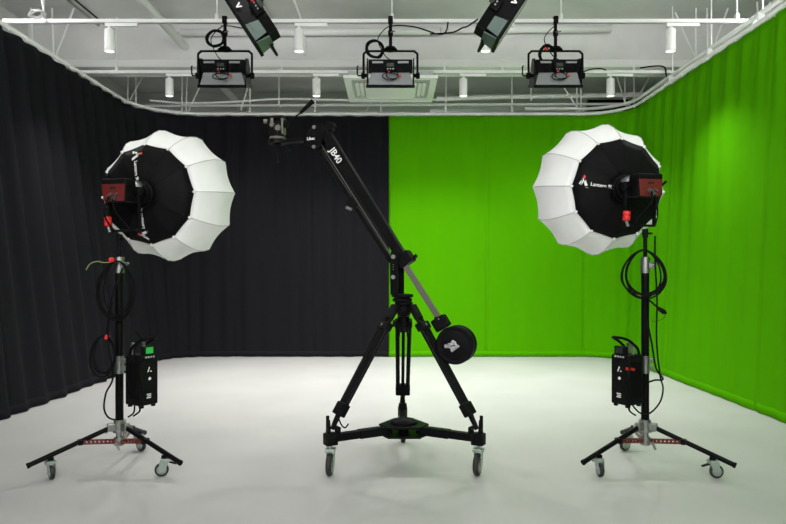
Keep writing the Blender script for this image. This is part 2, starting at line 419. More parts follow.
# ---------------------------------------------------------------- hanging panel lights
def coil(parent, c, rx, rz, n, r=.006, name='cable', m='rubber', tilt=0, seed=1, depth=.02):
    rnd = random.Random(seed); pts = []
    for i in range(n*12):
        a = 2*PI*i/12; k = 1+.10*math.sin(i*.9+seed)+rnd.uniform(-.04,.04)
        pts.append(V(c)+V((rx*k*math.cos(a+tilt), depth*math.sin(i*.55+seed), rz*k*math.sin(a))))
    return B().tube(smooth_path(pts, 3), r, 6).build(name, M[m], parent)
def emblem_v(parent, mtx, s):
    b = B(); b.prism([(-.5*s,.35*s),(-.2*s,.35*s),(0,-.15*s),(.2*s,.35*s),(.5*s,.35*s),(.1*s,-.5*s),(-.1*s,-.5*s)], mtx, .001)
    return b.build('emblem', M['mark'], parent)
def make_panel(variant=0, seed=1, vlen=.5):
    t = thing('panel_light', '', 'studio light', (0,0,0), group='black yoke mounted panel lights')
    rnd = random.Random(seed)
    # clamp and drop pin
    if variant == 0:
        B().box((0,0,.012), (.05,.066,.075), bev=.008).box((0,-.04,-.01),(.02,.05,.02),bev=.003).build('pipe_clamp', M['matte'], t)
        B().cyl((0,0,-.03), (0,0,-.30), .017, n=14).cyl((0,0,-.10),(0,0,-.15),.026,n=14).cyl((0,0,-.27),(0,0,-.30),.05,.075,n=16).build('drop_pin', M['matte'], t)
        B().cyl((.0,-.02,-.12),(.045,-.05,-.12),.007,n=8).build('locking_lever', M['steel'], t)
    else:
        B().cyl((0,0,-.25), (0,0,-.31), .02, .04, n=14).build('drop_pin', M['matte'], t)
        sx = math.sin(R(57))*variant; cy = math.cos(R(57))
        B().cyl((0,0,-.25), V((-sx,-cy,0))*vlen+V((0,0,-.25)), .018, n=12).build('extension_pole', M['matte'], t)
        B().box(V((-sx,-cy,0))*vlen+V((0,0,-.25)), (.07,.07,.05), bev=.008).build('pipe_clamp', M['matte'], t)
    yk = [(-.28,0,-.585),(-.28,0,-.36),(-.274,0,-.335),(-.25,0,-.315),(-.22,0,-.31),(.22,0,-.31),(.25,0,-.315),(.274,0,-.335),(.28,0,-.36),(.28,0,-.585)]
    B().tube(smooth_path(yk, 4), .012, 8).build('yoke', M['black'], t)
    for s in (-1, 1):
        if variant == 0: B().lathe((s*.245,0,-.565), (s,0,0), [(0,.02),(.02,.02),(.022,.034),(.055,.032),(.06,.02)], 16).build('knob', M['matte'], t)
    if variant == 0: B().tube([(-.30,0,-.565),(-.335,0,-.565),(-.345,0,-.55),(-.345,-.01,-.475),(-.335,-.01,-.465)], .008, 6).build('tilt_lever', M['matte'], t)
    # body, tipped a little toward the back wall
    tl = Matrix.Rotation(R(15 if variant == 0 else 90), 3, 'X'); pv = V((0,0,-.565))
    def T(p): return pv+tl @ (V(p)-pv)
    hs = 'housing' if variant == 0 else 'black'
    B().box(T((0,0,-.602)), (.47,.27,.13), rot=tl, taper=(.84,.72), bev=.004).build('housing', M[hs], t)
    b = B().box(T((0,0,-.475 if variant == 0 else -.500)), (.45,.18,.135 if variant == 0 else .085), rot=tl, bev=.006)
    for k in range(9):
        for sx in (-1, 1): b.box(T((sx*(.09+.0+k*.014),-.093,-.475 if variant == 0 else -.50)), (.005,.012,.12 if variant == 0 else .07), rot=tl)
    b.build('heat_sink', M['matte'], t)
    for s in (-1,1):
        if variant == 0: B().box(T((s*.13,-.10,-.435)), (.11,.012,.022), rot=tl, bev=.002).build('vent_strip', M['housing'], t)
        B().prism([(-.15,-.115),(.15,-.115),(.10,.08),(.06,.165),(-.06,.165),(-.10,.08)] if variant == 0 else [(-.135,-.115),(.135,-.115),(.10,.02),(-.10,.02)], frame(T((s*.238-.005,0,-.56)), tl @ V((0,1,0)), tl @ V((0,0,1)), (1,0,0)), .010).build('end_plate', M['black' if variant == 0 else 'housing2'], t)
    b = B()
    for (cx,cy,sx,sy) in ((0,-.150,.50,.018),(0,.150,.50,.018),(-.241,0,.018,.29),(.241,0,.018,.29)):
        b.box(T((cx,cy,-.672)), (sx,sy,.030), rot=tl, bev=.003)
    b.build('front_frame', M['black'], t)
    B().box(T((0,0,-.680)), (.466,.284,.008), rot=tl).build('diffuser', M['diffuser'], t)
    cb = B().box(T((0,-.125 if variant == 0 else -.11,-.475 if variant == 0 else -.505)), (.115,.06 if variant == 0 else .03,.075), rot=tl, bev=.006).build('control_panel', M['matte'], t)
    B().box(T((0,-.158,-.462)), (.07,.004,.035), rot=tl).build('display', M['dlcd'], cb)
    for k in (-1,0,1): B().cyl(T((k*.028,-.154,-.502)), T((k*.028,-.163,-.502)), .007, n=10).build('button', M['steel'], cb)
    if variant:
        for s in (-1, 1):
            pass
            if s == variant: B().prism([(-.095,-.060),(.060,-.060),(.045,.065),(-.075,.065)], frame(T((s*.170,-.139,-.612)), tl @ V((s,0,0)), tl @ V((0,.10,1)), tl @ V((0,-1,.1))), .004).prism([(-.088,-.012),(.056,-.012),(.054,-.002),(-.086,-.002)], frame(T((s*.170,-.145,-.612)), tl @ V((s,0,0)), tl @ V((0,.10,1)), tl @ V((0,-1,.1))), .004).build('end_cover', M['housing2'], t)
            if s == 1: emblem_v(t, frame(T((-variant*.08,-.148,-.615)), *[tl @ V(a) for a in ((1,0,0),(0,0,1),(0,-1,0))]), .05)
    for k, (cx, cz, rx, rz) in enumerate(() if variant else ((0,-.575,.075,.035),(.02,-.56,.06,.04))):
        coil(t, T((cx,-.175,cz)), rx, rz if variant == 0 else .02, 1, .0055, seed=seed+k)
    for (x, z) in ((-.03,-.525),(.085,-.565)) if variant == 0 else ((-variant*.06,-.50),): B().cyl(T((x,-.17,z)), T((x+.022,-.17,z-.006)), .013, n=10).build('plug', M['redpl'], t)
    if variant: 
        coil(t, (0,.03,-.40), .08, .07, 2, .006, seed=seed+5, depth=.03)
        return t
    coil(t, (-.09 if seed != 2 else -.16, -.04, -.19 if seed == 1 else (-.30 if seed == 2 else -.36)), .085, .09, 4, .0085, seed=seed+5, depth=.03)
    B().tube(smooth_path([(0,-.03,-.05),(-.08,-.05,-.12),(-.13,-.06,-.22),(-.06,-.1,-.38),(0,-.15,-.45)]), .005, 6).build('cable', M['rubber'], t)
    if seed == 3: B().cyl((-.13,-.06,-.30), (-.10,-.06,-.31), .016, n=10).build('plug', M['redpl'], t)
    return t
for i, (px, lab, seed) in enumerate(((225,'black panel light hanging level at left, in front of the black curtain corner',1),
        (390.5,'black panel light hanging level in the middle, in front of the air conditioner',2),
        (555.5,'black panel light hanging level at right, above the green back curtain',3))):
    t = make_panel(0, seed); t.location = (P(px,0,Y1).x, Y1, ZP); t['label'] = lab
c57, s57 = math.cos(R(57)), math.sin(R(57))
for (ppx, ppy, vr, seed, lab) in ((253.5, 17.5, 1, 4, 'steeply tilted black panel light cut by the top edge, left of centre'),
                                  (500.5, 13.5, -1, 5, 'steeply tilted black panel light cut by the top edge, right of centre')):
    pivot = P(ppx, ppy, Y0)
    nrm = V((-s57*vr, 0, -c57)); yz = V((0,1,0)); xx = nrm.cross(yz)
    t = make_panel(vr, seed, ZP-(pivot.z)+.0)
    Mx = frame(pivot+yz*.565, xx, nrm, yz)
    t.matrix_world = Mx; t['label'] = lab
for o in list(bpy.data.objects):
    if o.name.startswith('lighting_track') and abs(o.location.y-Y0) < .01: o.location.y = Y0+.315

# ---------------------------------------------------------------- casters
def caster(parent, p, top, rw, yaw, brake=True, width=.026, fork='caster', rev=0):
    """wheel standing at ground point p (local), stem up to height top; yaw = rolling direction."""
    p = V(p); d = V((math.cos(yaw), math.sin(yaw), 0)); ax = V((-d.y, d.x, 0)); up = V((0,0,1))
    c = p+d*(-.022)+up*rw
    b = B()
    for s in (-1, 1):
        o = c+ax*(s*(width/2+.006))-ax*.0015
        b.prism([(-.018,-.014),(.018,-.014),(.046,rw+.014),(-.012,rw+.014)], frame(o, d, up, -ax) if False else frame(o, d, up, d.cross(up)), .003)
    b.box(p+up*(2*rw+.016), (width+.030, width+.030, .022), rot=Matrix.Rotation(yaw, 3, 'Z'), bev=.003)
    b.cyl(p+up*(2*rw+.008), p+up*(2*rw+.022), .020, n=16)
    b.cyl(p+up*(2*rw+.02), p+up*top, .010, n=12)
    b.cyl(c-ax*(width/2+.010), c+ax*(width/2+.010), .006, n=10)
    f = b.build('caster', M[fork], parent)
    t = B().lathe(c-ax*width/2, ax, [(0,rw*.72),(.001,rw*.9),(.006,rw*.985),(width*.5,rw),(width-.006,rw*.985),(width-.001,rw*.9),(width,rw*.72)], 28)
    w = t.build('wheel', M['tyre'], f)
    B().lathe(c-ax*(width/2+.002), ax, [(0,rw*.3),(.001,rw*.70),(.004,rw*.72),(width,rw*.72),(width+.003,rw*.70),(width+.004,rw*.3)], 24).build('hub', M['steel' if rw > .06 else 'caster'], f)
    if brake:
        B().box(p+d*(.030+.012)+up*(2*rw-.004), (.055,.026,.007), rot=Matrix.Rotation(yaw, 3, 'Z') @ Matrix.Rotation(R(18), 3, 'Y'), bev=.002).build('brake_pedal', M['matte'], f)
    return f

# ---------------------------------------------------------------- rolling light stands
def make_stand(base, legs, yaws, top_z, lab):
    t = thing('light_stand', lab, 'stand', base, group=None)
    for a, yw in zip(legs, yaws):
        d = V((math.cos(R(a)), math.sin(R(a)), 0))
        def L(r): return d*r+V((0,0,.290-.36*r))
        lg = B().cyl(L(.045), L(.53), .0155, n=16)
        lg.build('leg', M['black'], t)
        tip = L(.53); B().cyl(L(.52), L(.535), .0175, n=16).build('end_cap', M['rubber'], t)
        caster(t, d*.405, .290-.36*.405-.012, .043, R(yw))
        B().box(L(.405)+V((0,0,-.020)), (.036,.036,.018), rot=Matrix.Rotation(R(a),3,'Z'), bev=.003).build('caster_bracket', M['black'], t)
        # red punched brace from the lower collar to the leg
        side = V((-d.y, d.x, 0)); b = B()
        a0 = d*.035+V((0,0,.178)); a1 = L(.235)+V((0,0,-.004)); ln = (a1-a0).length; dd = (a1-a0).normalized(); nn = side.cross(dd)
        for s in (-1, 1):
            o = a0+side*s*.016
            # a bar with punched windows: two rails and webs
            rt = Matrix((dd, side*1.0, nn)).transposed()
            for q in (-1, 1): b.box(o+dd*ln/2+nn*q*.010, (ln, .003, .006), rot=rt)
            for k in range(9): b.box(o+dd*ln*(k/8), (.008 if k not in (0,8) else .022, .003, .022), rot=rt)
        b.build('leg_brace', M['red'], t)
        B().box(a1, (.03,.045,.034), rot=Matrix.Rotation(R(a),3,'Z'), bev=.004).build('brace_joint', M['black'], t)
        B().box(L(.05), (.05,.042,.05), rot=Matrix.Rotation(R(a),3,'Z'), bev=.006).build('leg_hinge', M['steel'], t)
    B().cyl((0,0,.245), (0,0,.315), .036, n=20).cyl((0,0,.235),(0,0,.25),.042,n=20).build('upper_collar', M['steel'], t)
    B().cyl((0,0,.155), (0,0,.200), .036, n=20).cyl((0,0,.148),(0,0,.158),.030,n=20).build('lower_collar', M['steel'], t)
    B().cyl((0,0,.150), (0,0,.30), .022, n=20).build('centre_post', M['steel'], t)
    for (z, a, ln) in ((.27, 200, .075), (.175, 285, .085), (.262, 20, .07)):
        d = V((math.cos(R(a)), math.sin(R(a)), 0)); c = V((0,0,z))
        B().cyl(c+d*.03, c+d*ln, .008, n=10).box(c+d*(ln+.004)+V((0,0,-.012)), (.018,.012,.055), rot=Matrix.Rotation(R(a),3,'Z')@Matrix.Rotation(R(25),3,'X'), bev=.003).build('clamp_handle', M['steel'], t)
    B().cyl((0,0,.30), (0,0,1.30), .0255, n=24).build('lower_tube', M['black'], t)
    B().cyl((0,0,.62), (0,0,.735), .0285, n=20).box((.035,-.01,.655),(.03,.03,.03),bev=.004).box((.035,-.01,.705),(.03,.03,.03),bev=.004).build('middle_collar', M['steel'], t)
    B().cyl((0,0,1.28), (0,0,1.385), .031, n=20).box((.030,-.012,1.33),(.04,.03,.045),bev=.004).cyl((.03,-.02,1.33),(.075,-.04,1.345),.008,n=10).build('top_collar', M['steel'], t)
    B().cyl((0,0,1.37), (0,0,top_z-.035), .013, n=16).build('upper_tube', M['black'], t)
    B().cyl((0,0,top_z-.055), (0,0,top_z), .019, n=16).cyl((.0,-.01,top_z-.03),(.035,-.03,top_z-.03),.007,n=8).build('spigot', M['matte'], t)
    return t
SL = (-1.80, 4.31, 0); SR = (1.663, 4.32, 0)
ZL = 1.535
make_stand(SL, (214, 334, 94), (132, 15, 150), ZL, 'black rolling light stand on three casters at left, in front of the black curtain')
make_stand(SR, (206, 326, 86), (98, 178, 20), ZL+.035, 'black rolling light stand on three casters at right, in front of the green curtain')

# ---------------------------------------------------------------- lantern softbox lights
def surf_a(prof, r):
    for (a0, r0), (a1, r1) in zip(prof, prof[1:]):
        if r0 <= r <= r1: return a0+(a1-a0)*(r-r0)/(r1-r0)
    return prof[-1][0]
PB = [(-.375,.080),(-.370,.14),(-.350,.22),(-.318,.30),(-.290,.350)]
PW = [(-.290,.350),(-.24,.395),(-.17,.440),(-.09,.472),(.0,.482),(.10,.472),(.20,.425),(.29,.345),(.35,.24),(.385,.12),(.395,.02)]
def make_lantern(pivot, yaw, pitch, a0, logos, lab, knob_side):
    t = thing('lantern_light', lab, 'studio light', pivot, (pitch, 0, yaw))
    CY = .60   # softbox centre ahead of the pivot
    def gore(prof, dip, nm, m, par):
        b = B(); K = 12; SUB = 8; rings = []
        for (a, r) in prof:
            ring = []
            for i in range(K*SUB):
                u = (i % SUB)/SUB; th = R(a0)+2*PI*i/(K*SUB); dl = (u-.5)*2*PI/K
                k = math.cos(PI/K)/math.cos(dl)*(1-dip*math.sin(PI*u)) if dip is not None else 1
                ring.append(b.bm.verts.new((r*k*math.cos(th), CY+a, r*k*math.sin(th))))
            rings.append(ring)
        n = K*SUB
        for q in range(len(rings)-1):
            for i in range(n):
                f = b.bm.faces.new((rings[q][i], rings[q+1][i], rings[q+1][(i+1)%n], rings[q][(i+1)%n])); f.smooth = True
        if nm == 'softbox': b.bm.faces.new(rings[-1])
        o = b.build(nm, m, par)
        # keep rib creases crisp
        for i, f in enumerate(o.data.polygons): f.use_smooth = True
        o.data.set_sharp_from_angle(angle=R(16)) if hasattr(o.data, 'set_sharp_from_angle') else None
        md = o.modifiers.new('thickness', 'SOLIDIFY'); md.thickness = .003; md.offset = -1
        return o
    sb = gore(PW, .034, 'softbox', M['softw'], t)
    bk = gore(PB, .012, 'back_cover', M['softb'], t)
    for i in range(12):
        th = R(a0)+2*PI*i/12; c, s_ = math.cos(th), math.sin(th); k = math.cos(PI/12)
        k = 1.0*math.cos(PI/12)/math.cos(PI/12)
        B().tube([(r*c*1.001, CY+a, r*s_*1.001) for a, r in PW], .0028, 5).build('rib_seam', M['softseam'], sb)
        B().tube([(r*c, CY+a-.002, r*s_) for a, r in PB], .0032, 5).build('rib_seam', M['softb'], bk)
        B().box((.352*c, CY-.293, .352*s_), (.022,.014,.016), rot=Matrix.Rotation(-th, 3, 'Y'), bev=.003).build('clip', M['mark'], bk)
    # logos printed radially on the back cover
    for ang in logos:
        th = R(ang); u = V((-math.cos(th), 0, -math.sin(th))); up = V((-u.z, 0, u.x))
        r0 = .318
        bm = text_bm('Lantern 90', .037, bold=.0007); 
        tb = bmesh.new()
        ss = math.sin
        def place(bm_, ox, oy, sc, mm, nm):
            o_ = V((math.cos(th)*r0, 0, math.sin(th)*r0))
            for v in bm_.verts:
                q = o_+u*(ox+v.co.x*sc)+up*(oy+v.co.y*sc)
                rr = math.hypot(q.x, q.z)
                # true rib radius for this direction
                ph = (math.atan2(q.z, q.x)-R(a0)) % (2*PI/12); uu = ph/(2*PI/12); dl = (uu-.5)*2*PI/12
                k = math.cos(PI/12)/math.cos(dl)*(1-.012*math.sin(PI*uu))
                a = surf_a(PB, min(rr/k, .349))
                v.co = V((q.x, CY+a-.0035-v.co.z, q.z))
            bb = B(); bb.merge(bm_); bb.build(nm, mm, bk)
        place(bm, .080, -.006, .92, M['mark'], 'lettering')
        def poly_bm(pl):
            t_ = bmesh.new(); vs = [t_.verts.new((x, y, 0)) for x, y in pl]; t_.faces.new(vs)
            bmesh.ops.subdivide_edges(t_, edges=t_.edges, cuts=2, use_grid_fill=True); return t_
        place(poly_bm([(0,-.035),(.018,-.035),(.040,.012),(.030,.032)]), 0, 0, 1, M['mark'], 'emblem')
        place(poly_bm([(.052,-.035),(.072,-.035),(.048,.018),(.038,.000)]), 0, 0, 1, M['mark'], 'emblem')
        place(poly_bm([(.026,.040),(.036,.018),(.046,.040),(.036,.052)]), 0, 0, 1, M['redmark'], 'emblem')
    # lamp head
    hd_ = B().box((0,-.022,.008), (.160,.125,.140), bev=.010).box((0,-.035,.062),(.176,.11,.050),bev=.012)
    hb = hd_.build('lamp_head', M['matte'], t)
    B().prism([(-.083,.050),(.083,.050),(.070,-.058),(-.070,-.058)], frame(V((0,-.0865,0)), (1,0,0), (0,0,1), (0,-1,0)), .010, bev=.002).build('back_panel', M['red'], t)
    B().lathe((0,.07,.008), (0,1,0), [(-.03,.070),(.0,.074),(.095,.074),(.100,.068),(.108,.068),(.112,.078),(.135,.080),(.140,.080)], 32).build('barrel', M['black'], t)
    npb = B(); pr = []  # silver name plate whose pale tone also stands in for barrel glare
    for y in (.055, .160):
        pr.append([npb.bm.verts.new((.0765*math.cos(R(q)), y, .008+.0765*math.sin(R(q)))) for q in range(25, 156, 10)])
    for i in range(len(pr[0])-1): npb.bm.faces.new((pr[0][i], pr[0][i+1], pr[1][i+1], pr[1][i])).smooth = True
    o = npb.build('name_plate_glare', M['plate'], t); md = o.modifiers.new('thickness', 'SOLIDIFY'); md.thickness = .002
    B().lathe((0,.205,.0), (0,1,0), [(0,.085),(.004,.098),(.012,.098),(.016,.085)], 32).build('speed_ring', M['matte'], t)
    B().box((0,-.0985,.026), (.040,.003,.016)).build('display', M['lcd'] if False else M['dlcd'], t)
    for (x, z, r) in ((-.012,-.018,.014),(.012,-.036,.012),(.028,-.012,.007)):
        B().cyl((x,-.096,z), (x,-.125,z-.010), r, n=14).build('connector', M['steel'], t)
    yk = [(-.108,.02,0),(-.108,.02,-.20),(-.106,.02,-.245),(-.085,.02,-.262),(.085,.02,-.262),(.106,.02,-.245),(.108,.02,-.20),(.108,.02,0)]
    b = B()
    yp = [(-.108,0.0),(-.108,-.235),(-.090,-.262),(.090,-.262),(.108,-.235),(.108,0)]
    b.box((-.108,.02,-.115), (.010,.032,.26), bev=.003).box((.108,.02,-.115), (.010,.032,.26), bev=.003).box((0,.02,-.250), (.222,.032,.016), bev=.004)
    b.build('yoke', M['matte'], t)
    for s in (-1, 1): B().lathe((s*.108,.02,0), (s,0,0), [(-.03,.018),(.012,.026),(.020,.026),(.024,.016)], 16).build('pivot_knob', M['matte'], t)
    B().cyl((.13,.02,.0), (.165,-.01,.045), .008, n=8).build('tilt_lever', M['matte'], t)
    rk = B().lathe((-.108,-.005,-.155), (0,0,-1), [(0,.018),(.004,.024),(.026,.024),(.029,.019),(.034,.024),(.060,.024),(.064,.018)], 18).build('red_grip', M['redpl'], t)
    B().cyl((-.108,-.005,-.22), (-.095,-.01,-.255), .010, n=10).build('connector', M['steel'], t)
    # curved power lead hanging below the head
    B().tube(smooth_path([(-.012,-.125,-.03),(-.02,-.15,-.09),(-.05,-.12,-.15),(-.06,-.05,-.22),(-.02,-.03,-.262)]), .006, 6).build('power_lead', M['rubber'], t)
    B().tube(smooth_path([(.012,-.125,-.05),(.03,-.13,-.12),(.06,-.09,-.19),(.085,-.03,-.25)]), .005, 6).build('power_lead', M['rubber'], t)
    return t
ZH = ZL+.262
make_lantern((SL[0]+.025, SL[1]-.02, ZH+.01), R(-11), R(4), 2, (102, -95), 'big white lantern softbox light with red backed lamp head, on the left stand', -1)
make_lantern((SR[0]-.025, SR[1]-.02, ZH+.045), R(11), R(5), -2, (172,), 'big white lantern softbox light with red backed lamp head, on the right stand', 1)

# ---------------------------------------------------------------- control boxes
def make_box(loc, yaw, lab, lit, side):
    t = thing('control_box', lab, 'power supply', loc, (0,0,yaw))
    w, d, h = .135, .15, .32
    B().box((0,0,h/2), (w,d,h), bev=.008).build('body', M['boxblk'], t)
    for s in (-1,1):
        b = B()
        for k in range(7): b.box((s*(w/2+.002), -.048+.016*k, h/2), (.006,.007,h*.72), bev=.0015)
        b.build('heat_fins', M['matte'], t)
    fp = B().prism([(-.045,h),(.045,h),(.045,h+.055),(-.045,h+.055)], frame(V((0,-d/2+.03,0)), (1,0,0), (0,0,1), (0,-1,0)), .028, bev=.004).build('display_pod', M['boxblk'], t)
    B().box((0,-d/2-.0005,h+.030), (.055,.004,.040), bev=.001).build('display', M['lcd'] if lit else M['dlcd'], fp)
    for k in range(4): B().cyl((-.030+.02*k,-d/2-.0,h-.012), (-.030+.02*k,-d/2-.006,h-.012), .006, n=10).build('button', M['grey'], t)
    for sx in (-1,1):
        B().box((sx*.045,-.055,-.008), (.022,.022,.016), bev=.003).box((sx*.045,.055,-.008), (.022,.022,.016), bev=.003).build('foot', M['rubber'], t)
    B().tube(smooth_path([(-.05,.055,h-.01),(-.05,.035,h+.04),(-.05,-.03,h+.085),(-.045,-.085,h+.108),(0,-.097,h+.112),(.045,-.085,h+.108),(.05,-.03,h+.085),(.05,.035,h+.04),(.05,.055,h-.01)]), .009, 8).build('handle', M['matte'], t)
    for (x, y) in ((.03,.02),(-.03,.05)):
        B().cyl((x,y,h-.004), (x,y,h+.05), .011, n=12).box((x,y,h+.06),(.02,.02,.03),bev=.003).build('connector', M['steel'], t)
    f = frame(V((0,-d/2-.0004,0)), (1,0,0), (0,0,1), (0,-1,0))
    b = B(); z0 = h*.70
    b.prism([(-.018,z0-.012),(-.010,z0-.012),(.002,z0+.016),(-.004,z0+.022)], f, .001).prism([(.004,z0-.012),(.016,z0-.012),(.014,z0-.004),(.004,z0-.006)], f, .001)
    b.build('emblem', M['mark'], t)
    B().cyl((0,-d/2-.001,h*.53), (0,-d/2-.003,h*.53), .010, n=16).build('dial', M['mark'], t)
    b = B()
    for k in range(3): b.box((-.006+.003*(k%2),-d/2-.0008,h*.22-.011*k), (.034-.006*(k%2),.001,.006))
    b.build('print', M['mark'], t)
    # mounting hook reaching the stand tube
    sgn = side
    B().box((0,d/2+.020,h*.55), (.06,.045,.16), bev=.004).build('mounting_plate', M['matte'], t)
    B().tube(smooth_path([(sgn*.02,-.07,h-.01),(sgn*.09,-.09,h*.75),(sgn*.075,-.10,h*.4),(sgn*.085,-.08,h*.1),(sgn*.055,-.05,-.03),(sgn*.09,-.03,-.06)]), .006, 6).build('lead', M['rubber'], t)
    return t
a = P(141.0, 380, 4.28)
make_box((-1.625, 4.235, .435), R(60), 'black control box with a lit green screen, hung on the left light stand', True, -1)
bx = make_box((1.520, 4.25, .435), R(-58), 'black control box with a dark screen and red tag, hung on the right light stand', False, 1)
B().box((.068,-.055,.235), (.008,.085,.018), rot=Matrix.Rotation(R(-8),3,'X'), bev=.003).build('red_tag', M['redpl'], bx)

# ---------------------------------------------------------------- cables on the stands
def cable(name, pts, r, m, label, k=6):
    o0 = V(pts[0]); o = B().tube([p-o0 for p in smooth_path(pts, k)], r, 7).build(name, M[m]); o.location = o0
    return tag(o, label, 'cable')
def loop_pts(cpx, cpy, rx, ry, n, Y, seed, jit=.10):
    rnd = random.Random(seed); pts = []
    for i in range(n*10):
        a_ = PI/2+2*PI*i/10; turn = i//10
        if i % 10 == 0: kx, ky, ox = 1-rnd.uniform(-.3,2.2)*jit, 1+rnd.uniform(-1.2,1)*jit, rnd.uniform(-.25,.25)*rx
        # loops meet at the top where they hang
        px = cpx+ox*(1-math.sin(a_))*.5+rx*kx*math.cos(a_)*(1-.25*max(0, math.sin(a_)))
        py = cpy-ry*math.sin(a_)*(ky if math.sin(a_) < 0 else 1)
        pts.append(P(px, py, Y-.03-.012*math.cos(a_*1.0+turn)-.01*turn/n))
    return pts
YL = 4.27
cable('coiled_cable', loop_pts(117,289,19,28,5,YL,3,.14)+[P(110,305,YL-.04),P(107,335,YL-.05)], .0055, 'rubber', 'black cable coil hanging high on the left light stand')
cable('coiled_cable', loop_pts(104,355,13.5,20,3,YL,8,.10), .0052, 'rubber', 'smaller black cable coil hanging low on the left light stand')
cable('power_cable', [P(112,302,YL-.05),P(108,340,YL-.06),P(113,376,YL-.06),P(106,393,YL-.06),P(104,408,YL-.05),P(108,417,YL-.04),P(115,420,YL-.045)], .006, 'rubber', 'black cable looping down beside the left stand pole to its base')
cable('power_cable', [P(86,270,YL-.08),P(90,264,YL-.08),P(97,261.5,YL-.08),P(104,262.5,YL-.08),P(112,262,YL-.07)], .0035, 'yellow', 'short yellow green cable end sticking out left of the left stand')
t_ = thing('cable_connector', 'black and red cable plug at the top of the left cable coil', 'connector', P(108,261,YL-.07))
B().cyl((-.055,0,-.004), (.012,0,.006), .009, n=10).build('sleeve', M['matte'], t_); B().cyl((.012,0,.006), (.035,0,.008), .016, n=12).build('red_ring', M['redpl'], t_)
o = B().box((0,0,0), (.020,.030,.030), rot=Matrix.Rotation(R(20),3,'Y'), bev=.004).build('cable_tie', M['redpl']); o.location = P(107,337,YL-.05); tag(o, 'red tie around the lower cable coil on the left stand', 'cable tie')
YRR = 4.28
cable('coiled_cable', loop_pts(643.5,274,23,24,5,YRR,21,.13), .0055, 'rubber', 'black cable coil hanging high on the right light stand')
cable('power_cable', [P(645,297,YRR-.06),P(650,301,YRR-.06),P(657,307,YRR-.06),P(659,308.5,YRR-.06)], .006, 'rubber', 'short loose cable tail with a plug below the right cable coil')
t_ = thing('cable_connector', 'black plug dangling below the right cable coil', 'connector', P(661,310,YRR-.06))
B().cyl((-.022,0,.014), (.020,0,-.014), .012, .017, n=12).cyl((.020,0,-.014),(.032,0,-.022),.010,n=10).build('sleeve', M['matte'], t_)
B().tube(smooth_path([(.03,0,-.02),(.02,0,-.05),(-.02,0,-.07),(-.06,0,-.075)]), .0015, 5).build('strap', M['rubber'], t_)
cable('power_cable', [P(655,236,YRR-.05),P(655,260,YRR-.05),P(657,300,YRR-.05),P(656.5,340,YRR-.05),P(660,375,YRR-.06),P(663,388,YRR-.06),P(660,402,YRR-.06),P(650,413,YRR-.06),P(640,413,YRR-.06),P(632,404,YRR-.07),P(630,396,YRR-.08)], .0055, 'rubber', 'long black cable dropping from the right lamp head and looping under the control box')
cable('power_cable', [P(647,321,YRR-.05),P(652,345,YRR-.06),P(656,368,YRR-.06),P(663,379,YRR-.06),P(655,380,YRR-.06),P(649,382,YRR-.05)], .006, 'rubber', 'short black cable curving beside the right stand pole')
cable('power_cable', [P(136,332,YL-.03),P(141,340,YL-.08),P(134,352,YL-.1),P(139,380,YL-.1),P(135,400,YL-.09),P(134,412,YL-.07),P(128,417,YL-.06)], .0055, 'rubber', 'black lead running down past the left control box')

# ---------------------------------------------------------------- dolly, tripod and jib
DX, DY = .073, 4.43
dl = thing('tripod_dolly', 'black three wheeled tripod dolly on the white floor at centre', 'dolly', (DX, DY, 0))
angs = (209.5, 330.5, 90); WR = .540
for a_, yw in zip(angs, (84, 68, 95)):
    d = V((math.cos(R(a_)), math.sin(R(a_)), 0)); rt = Matrix.Rotation(R(a_), 3, 'Z')
    B().box(d*.33+V((0,0,.232)), (.46,.048,.050), rot=rt, bev=.005).box(d*.24+V((0,0,.232)),(.20,.058,.056),rot=rt,bev=.005).build('arm', M['black'], dl)
    b = B().box(d*WR+V((0,0,.226)), (.080,.070,.076), rot=rt, bev=.008)
    b.box(d*(WR+.015)+V((0,0,.30)), (.018,.055,.10), rot=rt, bev=.004, taper=(.9,.5)).box(d*(WR-.05)+V((0,0,.275)), (.02,.06,.05), rot=rt, bev=.004)
    b.build('foot_lock', M['matte'], dl)
    B().cyl(d*(WR+.02)+V((0,0,.30)), d*(WR+.02)+V((0,0,.375)), .011, n=12).build('lock_pin', M['matte'], dl)
    caster(dl, d*WR, .19, .070, R(yw), width=.034)
hub = [(math.cos(R(90+60*k+(0)))*.17, math.sin(R(90+60*k))*.17) for k in range(6)]
hp = []
for a_ in angs:
    for da, rr in ((-22,.17),(22,.17)): hp.append((math.cos(R(a_+da))*rr, math.sin(R(a_+da))*rr))
hp.sort(key=lambda p: math.atan2(p[1], p[0]))
B().prism(hp, Matrix.Translation((0,0,.252)), .014, bev=.003).prism(hp, Matrix.Translation((0,0,.190)), .012, bev=.003).cyl((0,0,.19),(0,0,.262),.035,n=16).build('hub', M['black'], dl)
B().lathe((0,0,.262), (0,0,1), [(0,.085),(.006,.092),(.018,.092),(.022,.07),(.030,.065),(.034,.05)], 28).build('bowl_ring', M['matte'], dl)
B().cyl((0,0,.165), (0,0,.19), .020, n=12).build('bolt', M['matte'], dl)

